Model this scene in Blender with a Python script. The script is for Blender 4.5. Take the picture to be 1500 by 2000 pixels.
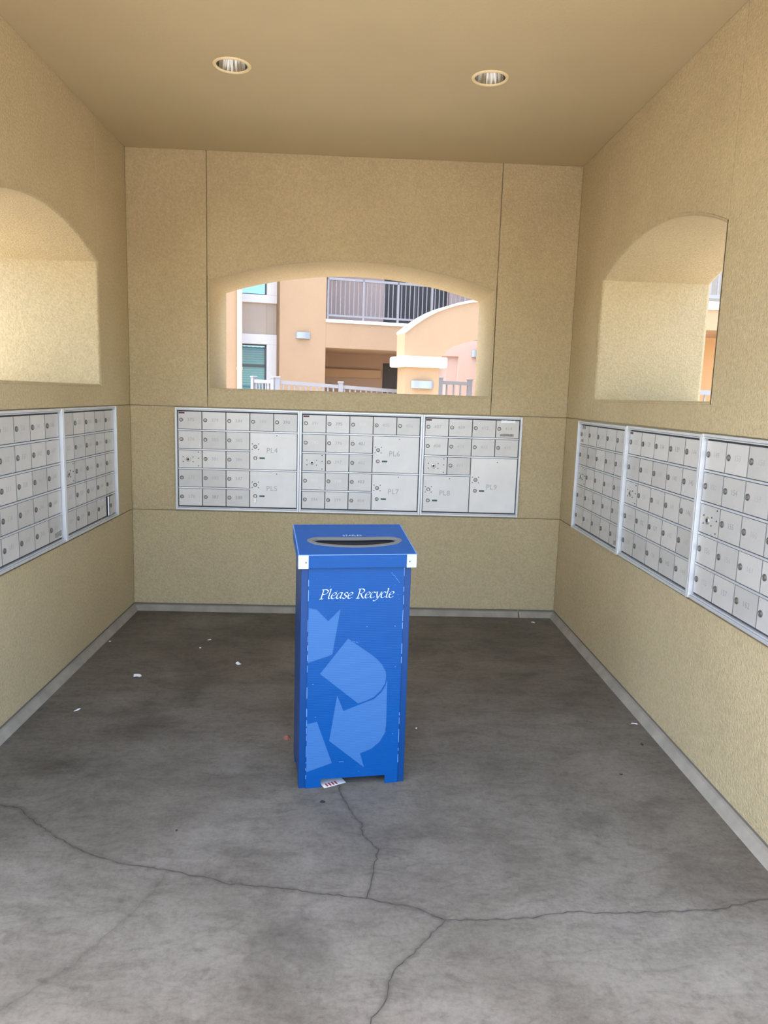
import bpy, bmesh, math, random
from mathutils import Vector, Matrix
random.seed(7)
for o in list(bpy.data.objects): bpy.data.objects.remove(o)
S = bpy.context.scene
COL = S.collection

# ------------------------------------------------------------------ camera, sky, sun, exposure
cam = bpy.data.cameras.new('camera'); cam_o = bpy.data.objects.new('camera', cam); COL.objects.link(cam_o)
PITCH, YAW, ROLL = -.1551, -.0404, .0306
fwd = Vector((-math.sin(YAW)*math.cos(PITCH), math.cos(YAW)*math.cos(PITCH), math.sin(PITCH)))
rt0 = Vector((math.cos(YAW), math.sin(YAW), 0)); up0 = rt0.cross(fwd)
rt = rt0*math.cos(ROLL)+up0*math.sin(ROLL); up = up0*math.cos(ROLL)-rt0*math.sin(ROLL)
cam_o.matrix_world = Matrix(((rt.x, up.x, -fwd.x, 0), (rt.y, up.y, -fwd.y, 0), (rt.z, up.z, -fwd.z, 1.6), (0, 0, 0, 1)))
cam.sensor_fit = 'VERTICAL'; cam.sensor_height = 36.0; cam.lens = 1453.69/2000*36.0
cam.clip_start = .05; cam.clip_end = 500
S.camera = cam_o

SUN = Vector((-.24, -.08, .965)).normalized()
w = bpy.data.worlds.new('sky'); S.world = w; w.use_nodes = True
wn = w.node_tree; wn.nodes.clear()
sky = wn.nodes.new('ShaderNodeTexSky'); sky.sky_type = 'NISHITA'; sky.sun_disc = False
sky.sun_elevation = math.asin(SUN.z); sky.sun_rotation = math.atan2(SUN.x, SUN.y)
sky.air_density = 1.0; sky.dust_density = 2.6; sky.ozone_density = 1.0
bg = wn.nodes.new('ShaderNodeBackground'); bg.inputs[1].default_value = .74
wo = wn.nodes.new('ShaderNodeOutputWorld')
wn.links.new(sky.outputs[0], bg.inputs[0]); wn.links.new(bg.outputs[0], wo.inputs[0])
sl = bpy.data.lights.new('sun', 'SUN'); sl.energy = 2.2; sl.angle = math.radians(.6); sl.color = (1, .95, .86)
so = bpy.data.objects.new('sun', sl); COL.objects.link(so); so.rotation_euler = (-SUN).to_track_quat('-Z', 'Y').to_euler()
so.location = (-8, -8, 14)
S.view_settings.view_transform = 'Standard'; S.view_settings.look = 'None'
S.view_settings.gamma = 1.0; S.view_settings.use_curve_mapping = False
S.view_settings.exposure = 0.57

# ------------------------------------------------------------------ materials
MATS = {}
def mat(name, col, rough=.6, metal=0., bump=0., bscale=200., bdist=.002, var=0., vscale=6., speck=0., spec=.5, rand=0.):
    if name in MATS: return MATS[name]
    m = bpy.data.materials.new(name); m.use_nodes = True; MATS[name] = m
    nt = m.node_tree; N = nt.nodes; L = nt.links; b = N['Principled BSDF']
    b.inputs['Base Color'].default_value = (*col, 1); b.inputs['Roughness'].default_value = rough
    b.inputs['Metallic'].default_value = metal; b.inputs['Specular IOR Level'].default_value = spec
    tc = N.new('ShaderNodeTexCoord')
    last = None
    def scaled(src, lo, hi, base):
        mr = N.new('ShaderNodeMapRange'); mr.inputs[1].default_value = .25; mr.inputs[2].default_value = .75
        mr.inputs[3].default_value = lo; mr.inputs[4].default_value = hi; L.new(src, mr.inputs[0])
        mx = N.new('ShaderNodeMix'); mx.data_type = 'RGBA'; mx.blend_type = 'MULTIPLY'; mx.inputs[0].default_value = 1
        if base is None: mx.inputs[6].default_value = (*col, 1)
        else: L.new(base, mx.inputs[6])
        L.new(mr.outputs[0], mx.inputs[7]); return mx.outputs[2]
    if var:
        n = N.new('ShaderNodeTexNoise'); n.inputs['Scale'].default_value = vscale; n.inputs['Detail'].default_value = 5
        L.new(tc.outputs['Object'], n.inputs['Vector']); last = scaled(n.outputs[0], 1-var, 1+var*.6, last)
    if speck:
        n = N.new('ShaderNodeTexNoise'); n.inputs['Scale'].default_value = bscale*.8; n.inputs['Detail'].default_value = 3
        L.new(tc.outputs['Object'], n.inputs['Vector']); last = scaled(n.outputs[0], 1-speck, 1+speck*.7, last)
    if rand:
        oi = N.new('ShaderNodeObjectInfo'); mr = N.new('ShaderNodeMapRange')
        mr.inputs[3].default_value = 1-rand; mr.inputs[4].default_value = 1.0
        L.new(oi.outputs['Random'], mr.inputs[0])
        mx = N.new('ShaderNodeMix'); mx.data_type = 'RGBA'; mx.blend_type = 'MULTIPLY'; mx.inputs[0].default_value = 1
        if last is None: mx.inputs[6].default_value = (*col, 1)
        else: L.new(last, mx.inputs[6])
        L.new(mr.outputs[0], mx.inputs[7]); last = mx.outputs[2]
    if last is not None: L.new(last, b.inputs['Base Color'])
    if bump:
        n = N.new('ShaderNodeTexNoise'); n.inputs['Scale'].default_value = bscale; n.inputs['Detail'].default_value = 4
        n.inputs['Roughness'].default_value = .6
        L.new(tc.outputs['Object'], n.inputs['Vector'])
        bp = N.new('ShaderNodeBump'); bp.inputs['Strength'].default_value = bump; bp.inputs['Distance'].default_value = bdist
        L.new(n.outputs[0], bp.inputs['Height']); L.new(bp.outputs[0], b.inputs['Normal'])
    return m

STUCCO = mat('tan_stucco', (.585, .47, .272), .9, bump=1., bscale=95, bdist=.007, var=.07, vscale=2.2, speck=.15, spec=.2)
SUBSTRATE = mat('joint_metal_brown', (.40, .32, .20), .8)
CEIL = mat('ceiling_paint', (.57, .465, .28), .85, bump=.25, bscale=60, bdist=.003, var=.04, vscale=3, spec=.2)
CURB = mat('concrete_curb', (.34, .305, .24), .9, bump=.5, bscale=90, bdist=.003, var=.22, vscale=9)
LIPSHADE = mat('lip_shade', (.16, .14, .11), .9)  # shadow line below the stucco, painted on the curb lip
ALU = mat('anodised_aluminium', (.72, .73, .73), .42, metal=.45, bump=.05, bscale=300, bdist=.0005, var=.05, vscale=14)
ALUDOOR = mat('brushed_door_silver', (.73, .70, .645), .48, metal=.3, bump=.06, bscale=260, bdist=.0005, var=.07, vscale=9, rand=.16)
ALUPARCEL = mat('parcel_door_pale', (.86, .83, .77), .5, metal=.15, bump=.05, bscale=260, bdist=.0005, var=.06, vscale=7, rand=.06)
ALUEDGE = mat('bright_edge', (.8, .81, .8), .35, metal=.5)
DOORSHADE = mat('door_edge_shade', (.16, .16, .165), .6)  # dark edge colour imitates shade in the gaps between doors
GAPSHADE = mat('gap_shade', (.07, .07, .075), .8)
LOCKM = mat('nickel_lock', (.58, .56, .52), .32, metal=.8)
LOCKR = mat('lock_ring_dark', (.17, .16, .145), .38, metal=.6)
LOCKD = mat('keyhole_dark', (.03, .03, .03), .6)
INKG = mat('grey_engraving', (.33, .33, .33), .6)
INKF = mat('faded_engraving', (.47, .46, .44), .6)
INKL = mat('pale_engraving', (.78, .77, .74), .6)
REDLAB = mat('dark_red_sticker', (.10, .018, .02), .5)
GRNLAB = mat('dark_green_sticker', (.03, .10, .085), .5)
RESID = mat('tape_residue', (.36, .34, .29), .9, var=.35, vscale=90)
BLUE = mat('blue_corrugated_plastic', (.002, .070, .255), .30, var=.06, vscale=12, spec=.2)
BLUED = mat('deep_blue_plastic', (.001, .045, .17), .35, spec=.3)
BLUEP = mat('pale_blue_print', (.044, .138, .335), .42, spec=.2)
BLUELID = mat('lid_blue_plastic', (.010, .100, .34), .5, var=.06, vscale=20, spec=.2)
WORN = mat('worn_white_edge', (.17, .33, .68), .6)
WHITEP = mat('white_plastic', (.50, .51, .51), .45)
PRINTW = mat('white_print', (.80, .93, .95), .5)
GREYRIM = mat('grey_rubber_rim', (.20, .195, .175), .5)
BLACK = mat('slot_shade_black', (.01, .012, .014), .8)
CHROME = mat('chrome_reflector', (.85, .86, .86), .12, metal=1.)
TRIMY = mat('cream_trim_ring', (.92, .74, .42), .5)
PAPER = mat('white_paper', (.85, .83, .80), .8)
LEAF = mat('dry_red_leaf', (.30, .11, .07), .8, var=.3, vscale=60)
GUM = mat('dark_gum', (.025, .025, .025), .7)
PEACH = mat('peach_stucco', (.40, .268, .158), .9, bump=.5, bscale=40, bdist=.01, var=.05, vscale=1.5, spec=.2)
PEACHL = mat('cream_stucco', (.44, .29, .162), .9, bump=.5, bscale=40, bdist=.01, var=.04, vscale=1.5, spec=.2)
TAUPE = mat('taupe_panel', (.47, .39, .31), .9, var=.05, vscale=2)
WTRIM = mat('white_trim_stucco', (.72, .70, .66), .8)
CAPW = mat('white_cap_stucco', (.84, .80, .70), .85)
RAILM = mat('grey_painted_rail', (.26, .25, .25), .5)
PIPEM = mat('cream_downspout', (.58, .47, .35), .6)
BRONZE = mat('bronze_window_frame', (.10, .10, .10), .5)
BLIND = mat('white_blind', (.80, .86, .86), .6)
DARKDOOR = mat('dark_doorway', (.05, .048, .045), .5)
SCONCE = mat('brushed_sconce_steel', (.34, .37, .38), .45, metal=.5)
ROOF = mat('cream_roof_tile', (.66, .52, .38), .85, var=.25, vscale=4)
GROUND = mat('pale_paving', (.56, .49, .40), .9, var=.1, vscale=.8)
SOFFIT = mat('soffit_paint', (.58, .48, .34), .85)

def glass_mat():
    m = bpy.data.materials.new('window_glass'); m.use_nodes = True; nt = m.node_tree; N = nt.nodes; N.clear()
    o = N.new('ShaderNodeOutputMaterial'); mx = N.new('ShaderNodeMixShader'); g = N.new('ShaderNodeBsdfGlossy'); t = N.new('ShaderNodeBsdfTransparent')
    g.inputs['Roughness'].default_value = .01; g.inputs['Color'].default_value = (.42, .80, .95, 1); t.inputs['Color'].default_value = (.90, .98, 1, 1)
    lw = N.new('ShaderNodeLayerWeight'); lw.inputs[0].default_value = .35
    mr = N.new('ShaderNodeMapRange'); mr.inputs[3].default_value = .26; mr.inputs[4].default_value = .95
    nt.links.new(lw.outputs['Fresnel'], mr.inputs[0]); nt.links.new(mr.outputs[0], mx.inputs[0])
    nt.links.new(t.outputs[0], mx.inputs[1]); nt.links.new(g.outputs[0], mx.inputs[2]); nt.links.new(mx.outputs[0], o.inputs[0])
    return m
GLASS = glass_mat()

def flute_bump(m, dirz=True):
    nt = m.node_tree; N = nt.nodes; b = N['Principled BSDF']
    tc = N.new('ShaderNodeTexCoord'); wv = N.new('ShaderNodeTexWave'); wv.bands_direction = 'Z' if dirz else 'X'
    wv.inputs['Scale'].default_value = 44; wv.inputs['Distortion'].default_value = .25; wv.inputs['Detail Scale'].default_value = .3
    nt.links.new(tc.outputs['Object'], wv.inputs['Vector'])
    bp = N.new('ShaderNodeBump'); bp.inputs['Strength'].default_value = .22; bp.inputs['Distance'].default_value = .001
    nt.links.new(wv.outputs[0], bp.inputs['Height']); nt.links.new(bp.outputs[0], b.inputs['Normal'])
flute_bump(BLUE); flute_bump(BLUEP)

def floor_mat():
    m = bpy.data.materials.new('stained_concrete'); m.use_nodes = True; nt = m.node_tree; N = nt.nodes; L = nt.links; b = N['Principled BSDF']
    tc = N.new('ShaderNodeTexCoord'); pos = tc.outputs['Object']
    def noise(scale, detail, rough=.6, vec=None, dist=0):
        n = N.new('ShaderNodeTexNoise'); n.inputs['Scale'].default_value = scale; n.inputs['Detail'].default_value = detail
        n.inputs['Roughness'].default_value = rough; n.inputs['Distortion'].default_value = dist; L.new(vec or pos, n.inputs['Vector']); return n
    def ramp(src, stops):
        r = N.new('ShaderNodeValToRGB'); e = r.color_ramp.elements
        e[0].position, e[0].color = stops[0][0], (*stops[0][1], 1); e[1].position, e[1].color = stops[-1][0], (*stops[-1][1], 1)
        for p, c in stops[1:-1]:
            k = e.new(p); k.color = (*c, 1)
        L.new(src, r.inputs[0]); return r.outputs[0]
    def mul(a, bb, f=1.):
        x = N.new('ShaderNodeMix'); x.data_type = 'RGBA'; x.blend_type = 'MULTIPLY'; x.inputs[0].default_value = f
        L.new(a, x.inputs[6]); L.new(bb, x.inputs[7]); return x.outputs[2]
    n1 = noise(1.6, 8, .62, dist=.5)
    base = ramp(n1.outputs[0], [(.3, (.118, .102, .080)), (.5, (.160, .142, .112)), (.68, (.198, .178, .145))])
    mp = N.new('ShaderNodeMapping'); mp.inputs['Scale'].default_value = (1.0, 2.2, 1); L.new(pos, mp.inputs[0])
    n2 = noise(2.2, 9, .7, mp.outputs[0], .3)
    c = mul(base, ramp(n2.outputs[0], [(.32, (.62, .61, .59)), (.5, (.95, .95, .95)), (.7, (1.12, 1.12, 1.12))]), .8)
    n3 = noise(70, 5, .7)
    c = mul(c, ramp(n3.outputs[0], [(.3, (.78, .78, .77)), (.6, (1.05, 1.05, 1.05))]), .8)
    n5 = noise(9, 8, .72, mp.outputs[0], 1.2)
    c = mul(c, ramp(n5.outputs[0], [(.34, (.70, .69, .67)), (.48, (.97, .97, .97)), (.66, (1.10, 1.10, 1.10))]), .75)
    n6 = noise(28, 6, .7)
    c = mul(c, ramp(n6.outputs[0], [(.36, (.80, .79, .78)), (.5, (1, 1, 1)), (.7, (1.08, 1.08, 1.08))]), .7)
    nd = noise(5, 5, .6)
    for (x, y, r, s) in ((-.2, 1.97, .16, .72), (-.08, 1.9, .14, .78), (-.95, 3.45, .28, .72), (-.85, 3.9, .34, .74), (-1.25, 3.0, .22, .74), (.45, 4.6, .3, .78), (-.5, 4.9, .4, .8), (.08, 2.45, .20, .86), (.9, 2.6, .18, .86), (-1.0, 4.75, .3, .8)):
        vm = N.new('ShaderNodeVectorMath'); vm.operation = 'DISTANCE'; vm.inputs[1].default_value = (x, y, 0); L.new(pos, vm.inputs[0])
        ad = N.new('ShaderNodeMath'); ad.operation = 'MULTIPLY_ADD'; ad.inputs[1].default_value = r*2.2; L.new(nd.outputs[0], ad.inputs[0]); L.new(vm.outputs['Value'], ad.inputs[2])
        mr = N.new('ShaderNodeMapRange'); mr.interpolation_type = 'SMOOTHSTEP'
        mr.inputs[1].default_value = r*1.1; mr.inputs[2].default_value = r*2.2; mr.inputs[3].default_value = s; mr.inputs[4].default_value = 1
        L.new(ad.outputs[0], mr.inputs[0])
        c = mul(c, mr.outputs[0])
    L.new(c, b.inputs['Base Color'])
    b.inputs['Roughness'].default_value = .62; b.inputs['Specular IOR Level'].default_value = .35
    n4 = noise(140, 4, .6); bp = N.new('ShaderNodeBump'); bp.inputs['Strength'].default_value = .25; bp.inputs['Distance'].default_value = .002
    L.new(n4.outputs[0], bp.inputs['Height']); L.new(bp.outputs[0], b.inputs['Normal'])
    return m
FLOORM = floor_mat()

def stain_mat():
    m = bpy.data.materials.new('crack_dirt'); m.use_nodes = True; nt = m.node_tree; N = nt.nodes; N.clear(); L = nt.links
    o = N.new('ShaderNodeOutputMaterial'); mx = N.new('ShaderNodeMixShader'); d = N.new('ShaderNodeBsdfDiffuse'); t = N.new('ShaderNodeBsdfTransparent')
    d.inputs['Color'].default_value = (.075, .066, .052, 1)
    at = N.new('ShaderNodeAttribute'); at.attribute_name = 'fade'
    tc = N.new('ShaderNodeTexCoord'); n = N.new('ShaderNodeTexNoise'); n.inputs['Scale'].default_value = 25; n.inputs['Detail'].default_value = 4
    L.new(tc.outputs['Object'], n.inputs['Vector'])
    mu = N.new('ShaderNodeMath'); mu.operation = 'MULTIPLY'; L.new(at.outputs['Fac'], mu.inputs[0]); L.new(n.outputs[0], mu.inputs[1])
    L.new(mu.outputs[0], mx.inputs[0]); L.new(t.outputs[0], mx.inputs[1]); L.new(d.outputs[0], mx.inputs[2]); L.new(mx.outputs[0], o.inputs[0])
    return m
STAIN = stain_mat()
CRACKM = mat('crack_shadow_dirt', (.045, .04, .034), .95)

# ------------------------------------------------------------------ mesh helpers
class MB:
    def __init__(s): s.v = []; s.f = []; s.m = []
    def quad(s, pts, mi=0):
        n = len(s.v); s.v += [tuple(p) for p in pts]; s.f.append(tuple(range(n, n+len(pts)))); s.m.append(mi); return s
    def box(s, x0, x1, y0, y1, z0, z1, mi=0):
        n = len(s.v)
        s.v += [(x0,y0,z0),(x1,y0,z0),(x1,y1,z0),(x0,y1,z0),(x0,y0,z1),(x1,y0,z1),(x1,y1,z1),(x0,y1,z1)]
        for f in ((0,3,2,1),(4,5,6,7),(0,1,5,4),(1,2,6,5),(2,3,7,6),(3,0,4,7)):
            s.f.append(tuple(n+i for i in f)); s.m.append(mi)
        return s
    def prism(s, pts, y0, y1, mi=0):
        """polygon in x,z (counter-clockwise seen from -y), extruded along y"""
        n = len(s.v); k = len(pts)
        s.v += [(x, y0, z) for x, z in pts]+[(x, y1, z) for x, z in pts]
        s.f.append(tuple(range(n, n+k))); s.m.append(mi); s.f.append(tuple(range(n+2*k-1, n+k-1, -1))); s.m.append(mi)
        for i in range(k):
            j = (i+1) % k; s.f.append((n+i, n+k+i, n+k+j, n+j)); s.m.append(mi)
        return s
    def lathe(s, prof, cx=0, cy=0, cz=0, axis='z', seg=24, mi=0, caps=True):
        n = len(s.v); k = len(prof)
        for i in range(seg):
            a = 2*math.pi*i/seg; c, d = math.cos(a), math.sin(a)
            for r, h in prof:
                if axis == 'z': s.v.append((cx+r*c, cy+r*d, cz+h))
                elif axis == 'y': s.v.append((cx+r*c, cy+h, cz+r*d))
                else: s.v.append((cx+h, cy+r*c, cz+r*d))
        for i in range(seg):
            j = (i+1) % seg
            for q in range(k-1):
                s.f.append((n+i*k+q, n+j*k+q, n+j*k+q+1, n+i*k+q+1)); s.m.append(mi)
        if caps:
            for q in (0, k-1):
                if prof[q][0] > 1e-6: s.f.append(tuple(n+i*k+q for i in range(seg))); s.m.append(mi)
        return s
    def mesh(s, name, mats, smooth=False, recalc=True):
        me = bpy.data.meshes.new(name); me.from_pydata(s.v, [], s.f)
        for m in (mats if isinstance(mats, (list, tuple)) else [mats]): me.materials.append(m)
        me.polygons.foreach_set('material_index', s.m)
        if recalc:
            bm = bmesh.new(); bm.from_mesh(me); bmesh.ops.recalc_face_normals(bm, faces=bm.faces); bm.to_mesh(me); bm.free()
        if smooth: me.polygons.foreach_set('use_smooth', [True]*len(me.polygons))
        me.update(); return me
    def build(s, name, mats, parent=None, smooth=False, bevel=0., recalc=True):
        return link(name, s.mesh(name, mats, smooth, recalc), parent, bevel)
def link(name, me, parent=None, bevel=0.):
    o = bpy.data.objects.new(name, me); COL.objects.link(o)
    if parent: o.parent = parent
    if bevel:
        b = o.modifiers.new('edge', 'BEVEL'); b.width = bevel; b.segments = 2; b.limit_method = 'ANGLE'
    return o
def empty(name, loc=(0, 0, 0), rz=0.):
    o = bpy.data.objects.new(name, None); COL.objects.link(o); o.location = loc; o.rotation_euler = (0, 0, rz); o.empty_display_size = .1; return o
def tag(o, label=None, cat=None, group=None, kind=None):
    if label: o['label'] = label
    if cat: o['category'] = cat
    if group: o['group'] = group
    if kind: o['kind'] = kind
    return o
def holed(outer, holes, h0, h1, plane):
    """slab with holes. plane(u, v, h) gives the 3-D point."""
    bm = bmesh.new()
    loops = []
    for pts in [outer]+holes:
        vs = [bm.verts.new(plane(u, v, h0)) for u, v in pts]
        loops.append([bm.edges.new((vs[i], vs[(i+1) % len(vs)])) for i in range(len(vs))])
    r = bmesh.ops.triangle_fill(bm, edges=bm.edges[:], use_beauty=True)
    faces = [g for g in r['geom'] if isinstance(g, bmesh.types.BMFace)]
    ex = bmesh.ops.extrude_face_region(bm, geom=faces)
    d = Vector(plane(0, 0, h1))-Vector(plane(0, 0, h0))
    bmesh.ops.translate(bm, verts=[g for g in ex['geom'] if isinstance(g, bmesh.types.BMVert)], vec=d)
    bmesh.ops.recalc_face_normals(bm, faces=bm.faces[:])
    return bm
def bm_obj(name, bm, m, parent=None):
    me = bpy.data.meshes.new(name); bm.to_mesh(me); bm.free(); me.materials.append(m); return link(name, me, parent)

_txt = {}
def text_mesh(s, size, m, align='CENTER'):
    k = (s, size, m.name, align)
    if k in _txt: return _txt[k]
    cu = bpy.data.curves.new('lettering', 'FONT'); cu.body = s; cu.size = size; cu.align_x = align; cu.align_y = 'CENTER'; cu.resolution_u = 2; cu.space_character = 1.05
    o = bpy.data.objects.new('lettering', cu); COL.objects.link(o)
    dg = bpy.context.evaluated_depsgraph_get(); dg.update()
    me = bpy.data.meshes.new_from_object(o.evaluated_get(dg))
    bpy.data.objects.remove(o); bpy.data.curves.remove(cu)
    for v in me.vertices: v.co = (v.co.x, -v.co.z, v.co.y)      # upright, facing -y
    me.materials.clear(); me.materials.append(m); me.name = 'lettering'; _txt[k] = me; return me

# ------------------------------------------------------------------ the shelter
D, XL, XR, H, T = 5.336, -1.590, 1.507, 3.186, .69
YF = 2.06                       # where the side walls begin
PT = .012                       # stucco panel thickness
ZT, ZB = 1.482, .742            # horizontal joints at the mailbox top and bottom
ZSILL, ZSPR, ZAPX = 1.617, 2.347, 2.503
BASE = .052
g = .0026                       # half joint width

def arch(x0, x1, zs, za, n=22):
    w2 = (x1-x0)/2; r = (w2*w2+(za-zs)**2)/(2*(za-zs)); cx = (x0+x1)/2; cz = za-r; a = math.asin(w2/r)
    return [(cx+r*math.sin(-a+2*a*i/n), cz+r*math.cos(-a+2*a*i/n)) for i in range(n+1)]   # left to right
def opening(x0, x1, e=0.):
    """outline of the arched opening grown by e, counter-clockwise from bottom left"""
    return [(x0-e, ZSILL-e), (x1+e, ZSILL-e)]+[(x, z) for x, z in reversed(arch(x0-e, x1+e, ZSPR+e*.8, ZAPX+e))]

def build_wall(name, u0, u1, w0, w1, mb0, mb1, plane, uo0, uo1):
    """u runs left to right seen from inside, h runs into the wall. w0..w1 opening, mb0..mb1 mailbox bank."""
    root = bm_obj(name, holed([(uo0, 0), (uo1, 0), (uo1, H), (uo0, H)], [opening(w0, w1, .035)], PT, T-.02, plane), SUBSTRATE)
    tag(root, kind='structure')
    def panel(pts):
        mb = MB(); k = len(pts)
        fr = [plane(u, v, 0) for u, v in pts]; bk = [plane(u, v, PT+.004) for u, v in pts]
        mb.v += fr+bk; mb.f.append(tuple(range(k))); mb.m.append(0)
        for i in range(k):
            j = (i+1) % k; mb.f.append((i, j, k+j, k+i)); mb.m.append(0)
        bm = bmesh.new(); me = mb.mesh('stucco_panel', STUCCO); bm.from_mesh(me)
        bmesh.ops.triangulate(bm, faces=[f for f in bm.faces if len(f.verts) > 4]); bm.to_mesh(me); bm.free()
        return link('stucco_panel', me, root, .0025)
    def rect(a, b, c, d): panel([(a+g, c+g), (b-g, c+g), (b-g, d-g), (a+g, d-g)])
    r = .014
    ja, jb = w0-r-g, w1+r+g
    rect(u0-g, ja, ZT, H+g); rect(jb, u1+g, ZT, H+g)
    ar = arch(w0-r, w1+r, ZSPR+r*.8, ZAPX+r)
    panel([(ja+g, H), (ja+g, ZSPR+r*.8)]+ar[1:-1]+[(jb-g, ZSPR+r*.8), (jb-g, H)])
    rect(ja, jb, ZT, ZSILL-r+g)
    if mb0-u0 > .02: rect(u0-g, mb0+g, ZB, ZT)
    if u1-mb1 > .02: rect(mb1-g, u1+g, ZB, ZT)
    rect(u0-g, u1+g, BASE-g, ZB)
    # reveal: swept around the opening with a rounded inner arris
    prof = [(r, 0), (r*.62, r*.08), (r*.3, r*.3), (r*.08, r*.62), (0, r), (0, T-.02), (.008, T-.004), (.06, T)]
    mb = MB(); rings = [opening(w0, w1, e) for e, _ in prof]; k = len(rings[0]); n = len(prof)
    for (e, h), ring in zip(prof, rings): mb.v += [plane(u, v, h) for u, v in ring]
    for q in range(n-1):
        for i in range(k):
            j = (i+1) % k; mb.f.append((q*k+i, q*k+j, (q+1)*k+j, (q+1)*k+i)); mb.m.append(0)
    # subdivided along the depth only by the profile; flat shading keeps the jambs crisp
    mb.build('window_reveal', STUCCO, root)
    # outer face stucco
    bm_obj('outer_stucco', holed([(uo0, 0), (uo1, 0), (uo1, H), (uo0, H)], [opening(w0, w1, .03)], T-.018, T-.001, plane), STUCCO, root)
    return root

pl_back = lambda u, v, h: (u, D+h, v)
pl_left = lambda u, v, h: (XL-h, u, v)
pl_right = lambda u, v, h: (XR+h, -u, v)
build_wall('wall_back', XL, XR, -1.033, .940, -1.279, 1.190, pl_back, XL-T, XR+T)
build_wall('wall_left', YF, D, 3.185, 4.742, 3.172, 4.990, pl_left, YF, D+PT-.001)
build_wall('wall_right', -D, -YF, -4.740, -3.176, -4.999, -2.262, pl_right, -D-PT+.001, -YF)

# front ends of the side walls
e = MB().box(XL-T, XL, YF-.02, YF-.001, 0, H).build('trim_1', STUCCO); tag(e, kind='structure')
e = MB().box(XR, XR+T, YF-.02, YF-.001, 0, H).build('trim_2', STUCCO); tag(e, kind='structure')

# floor slab and ground
floor = MB().box(XL-T-.3, XR+T+.3, 1.45, D+T+.3, -.12, 0).build('floor', FLOORM); tag(floor, kind='structure')
gr = MB().box(-60, 60, -60, 70, -.5, -.012).build('ground', GROUND); tag(gr, kind='structure')  # unseen ground, kept pale to bounce light indoors

# ceiling with two round cut-outs
LC = [(-.656, 3.992), (.627, 3.997)]
circ = lambda c, r, n=40: [(c[0]+r*math.cos(2*math.pi*i/n), c[1]+r*math.sin(2*math.pi*i/n)) for i in range(n)]
ceil = bm_obj('ceiling', holed([(XL-.001, YF-.02), (XR+.001, YF-.02), (XR+.001, D+.001), (XL-.001, D+.001)], [circ(c, .079) for c in LC], H, H+.03, lambda u, v, h: (u, v, h)), CEIL)
tag(ceil, kind='structure')

# concrete curb along the foot of each wall: top lip coloured dark as its shadow line, face leaning out a little
def curb(name, p0, p1, inward, splits):
    root = None
    d = (Vector(p1)-Vector(p0)); Ln = d.length; d.normalize(); n = Vector(inward)
    prof = [(-.006, BASE+.0), (-.002, BASE-.012), (.010, BASE-.016), (.022, .018), (.030, .006), (.034, 0), (-.01, 0)]
    cuts = [0]+splits+[Ln]
    for i in range(len(cuts)-1):
        a, b = cuts[i]+(.004 if i else 0), cuts[i+1]-(.004 if i < len(cuts)-2 else 0)
        mb = MB(); k = len(prof); seg = max(2, int((b-a)/.12))
        for q in range(seg+1):
            t = a+(b-a)*q/seg
            for j, (o_, z) in enumerate(prof):
                jit = random.uniform(-.0015, .0015) if j in (2, 3, 4) else 0
                p = Vector(p0)+d*t+n*(o_+jit); mb.v.append((p.x, p.y, z))
        for q in range(seg):
            for j in range(k):
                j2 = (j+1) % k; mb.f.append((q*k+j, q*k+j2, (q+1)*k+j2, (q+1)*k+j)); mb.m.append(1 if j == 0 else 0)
        mb.f.append(tuple(range(k))); mb.m.append(0); mb.f.append(tuple(range(seg*k, seg*k+k))); mb.m.append(0)
        if root is None: root = mb.build(name, [CURB, LIPSHADE]); tag(root, kind='structure')
        else: mb.build('curb_length', [CURB, LIPSHADE], root)
    return root
curb('baseboard_back', (XL, D, 0), (XR, D, 0), (0, -1, 0), [2.83])
curb('baseboard_left', (XL, YF, 0), (XL, D, 0), (1, 0, 0), [2.16])
curb('baseboard_right', (XR, YF, 0), (XR, D, 0), (-1, 0, 0), [])

# roof over the shelter: flat soffit, fascia and a hipped tile roof above
EX0, EX1, EY0, EY1, EZ = XL-T-.36, XR+T+.2, 1.40, D+T+.2, 2.93  # unseen overhangs sized to block sun and let sky light in
rf = MB()
rf.box(EX0, XL-T, EY0, EY1, EZ, EZ+.05); rf.box(XR+T, EX1, EY0, EY1, EZ, EZ+.05)
rf.box(XL-T, XR+T, D+T, EY1, EZ, EZ+.05); rf.box(XL-T, XR+T, EY0, YF-.03, H, H+.05)
roof = rf.build('roof', SOFFIT); tag(roof, kind='structure')
fa = MB()
fa.box(EX0-.03, EX0, EY0-.03, EY1+.03, EZ-.02, EZ+.2); fa.box(EX1, EX1+.03, EY0-.03, EY1+.03, EZ-.02, EZ+.2)
fa.box(EX0, EX1, EY0-.03, EY0, EZ-.02, EZ+.33); fa.box(EX0, EX1, EY1, EY1+.03, EZ-.02, EZ+.2)
fa.build('fascia', PEACHL, roof)
hx = (EX0+EX1)/2; hz0 = EZ+.2; rise = .36*(EX1-EX0)/2; ry0 = EY0+(EX1-EX0)/2; ry1 = EY1-(EX1-EX0)/2
A, B, C_, D_ = (EX0-.08, EY0-.08), (EX1+.08, EY0-.08), (EX1+.08, EY1+.08), (EX0-.08, EY1+.08)
R0, R1 = (hx, min(ry0, ry1), hz0+rise), (hx, max(ry0, ry1), hz0+rise)
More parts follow.
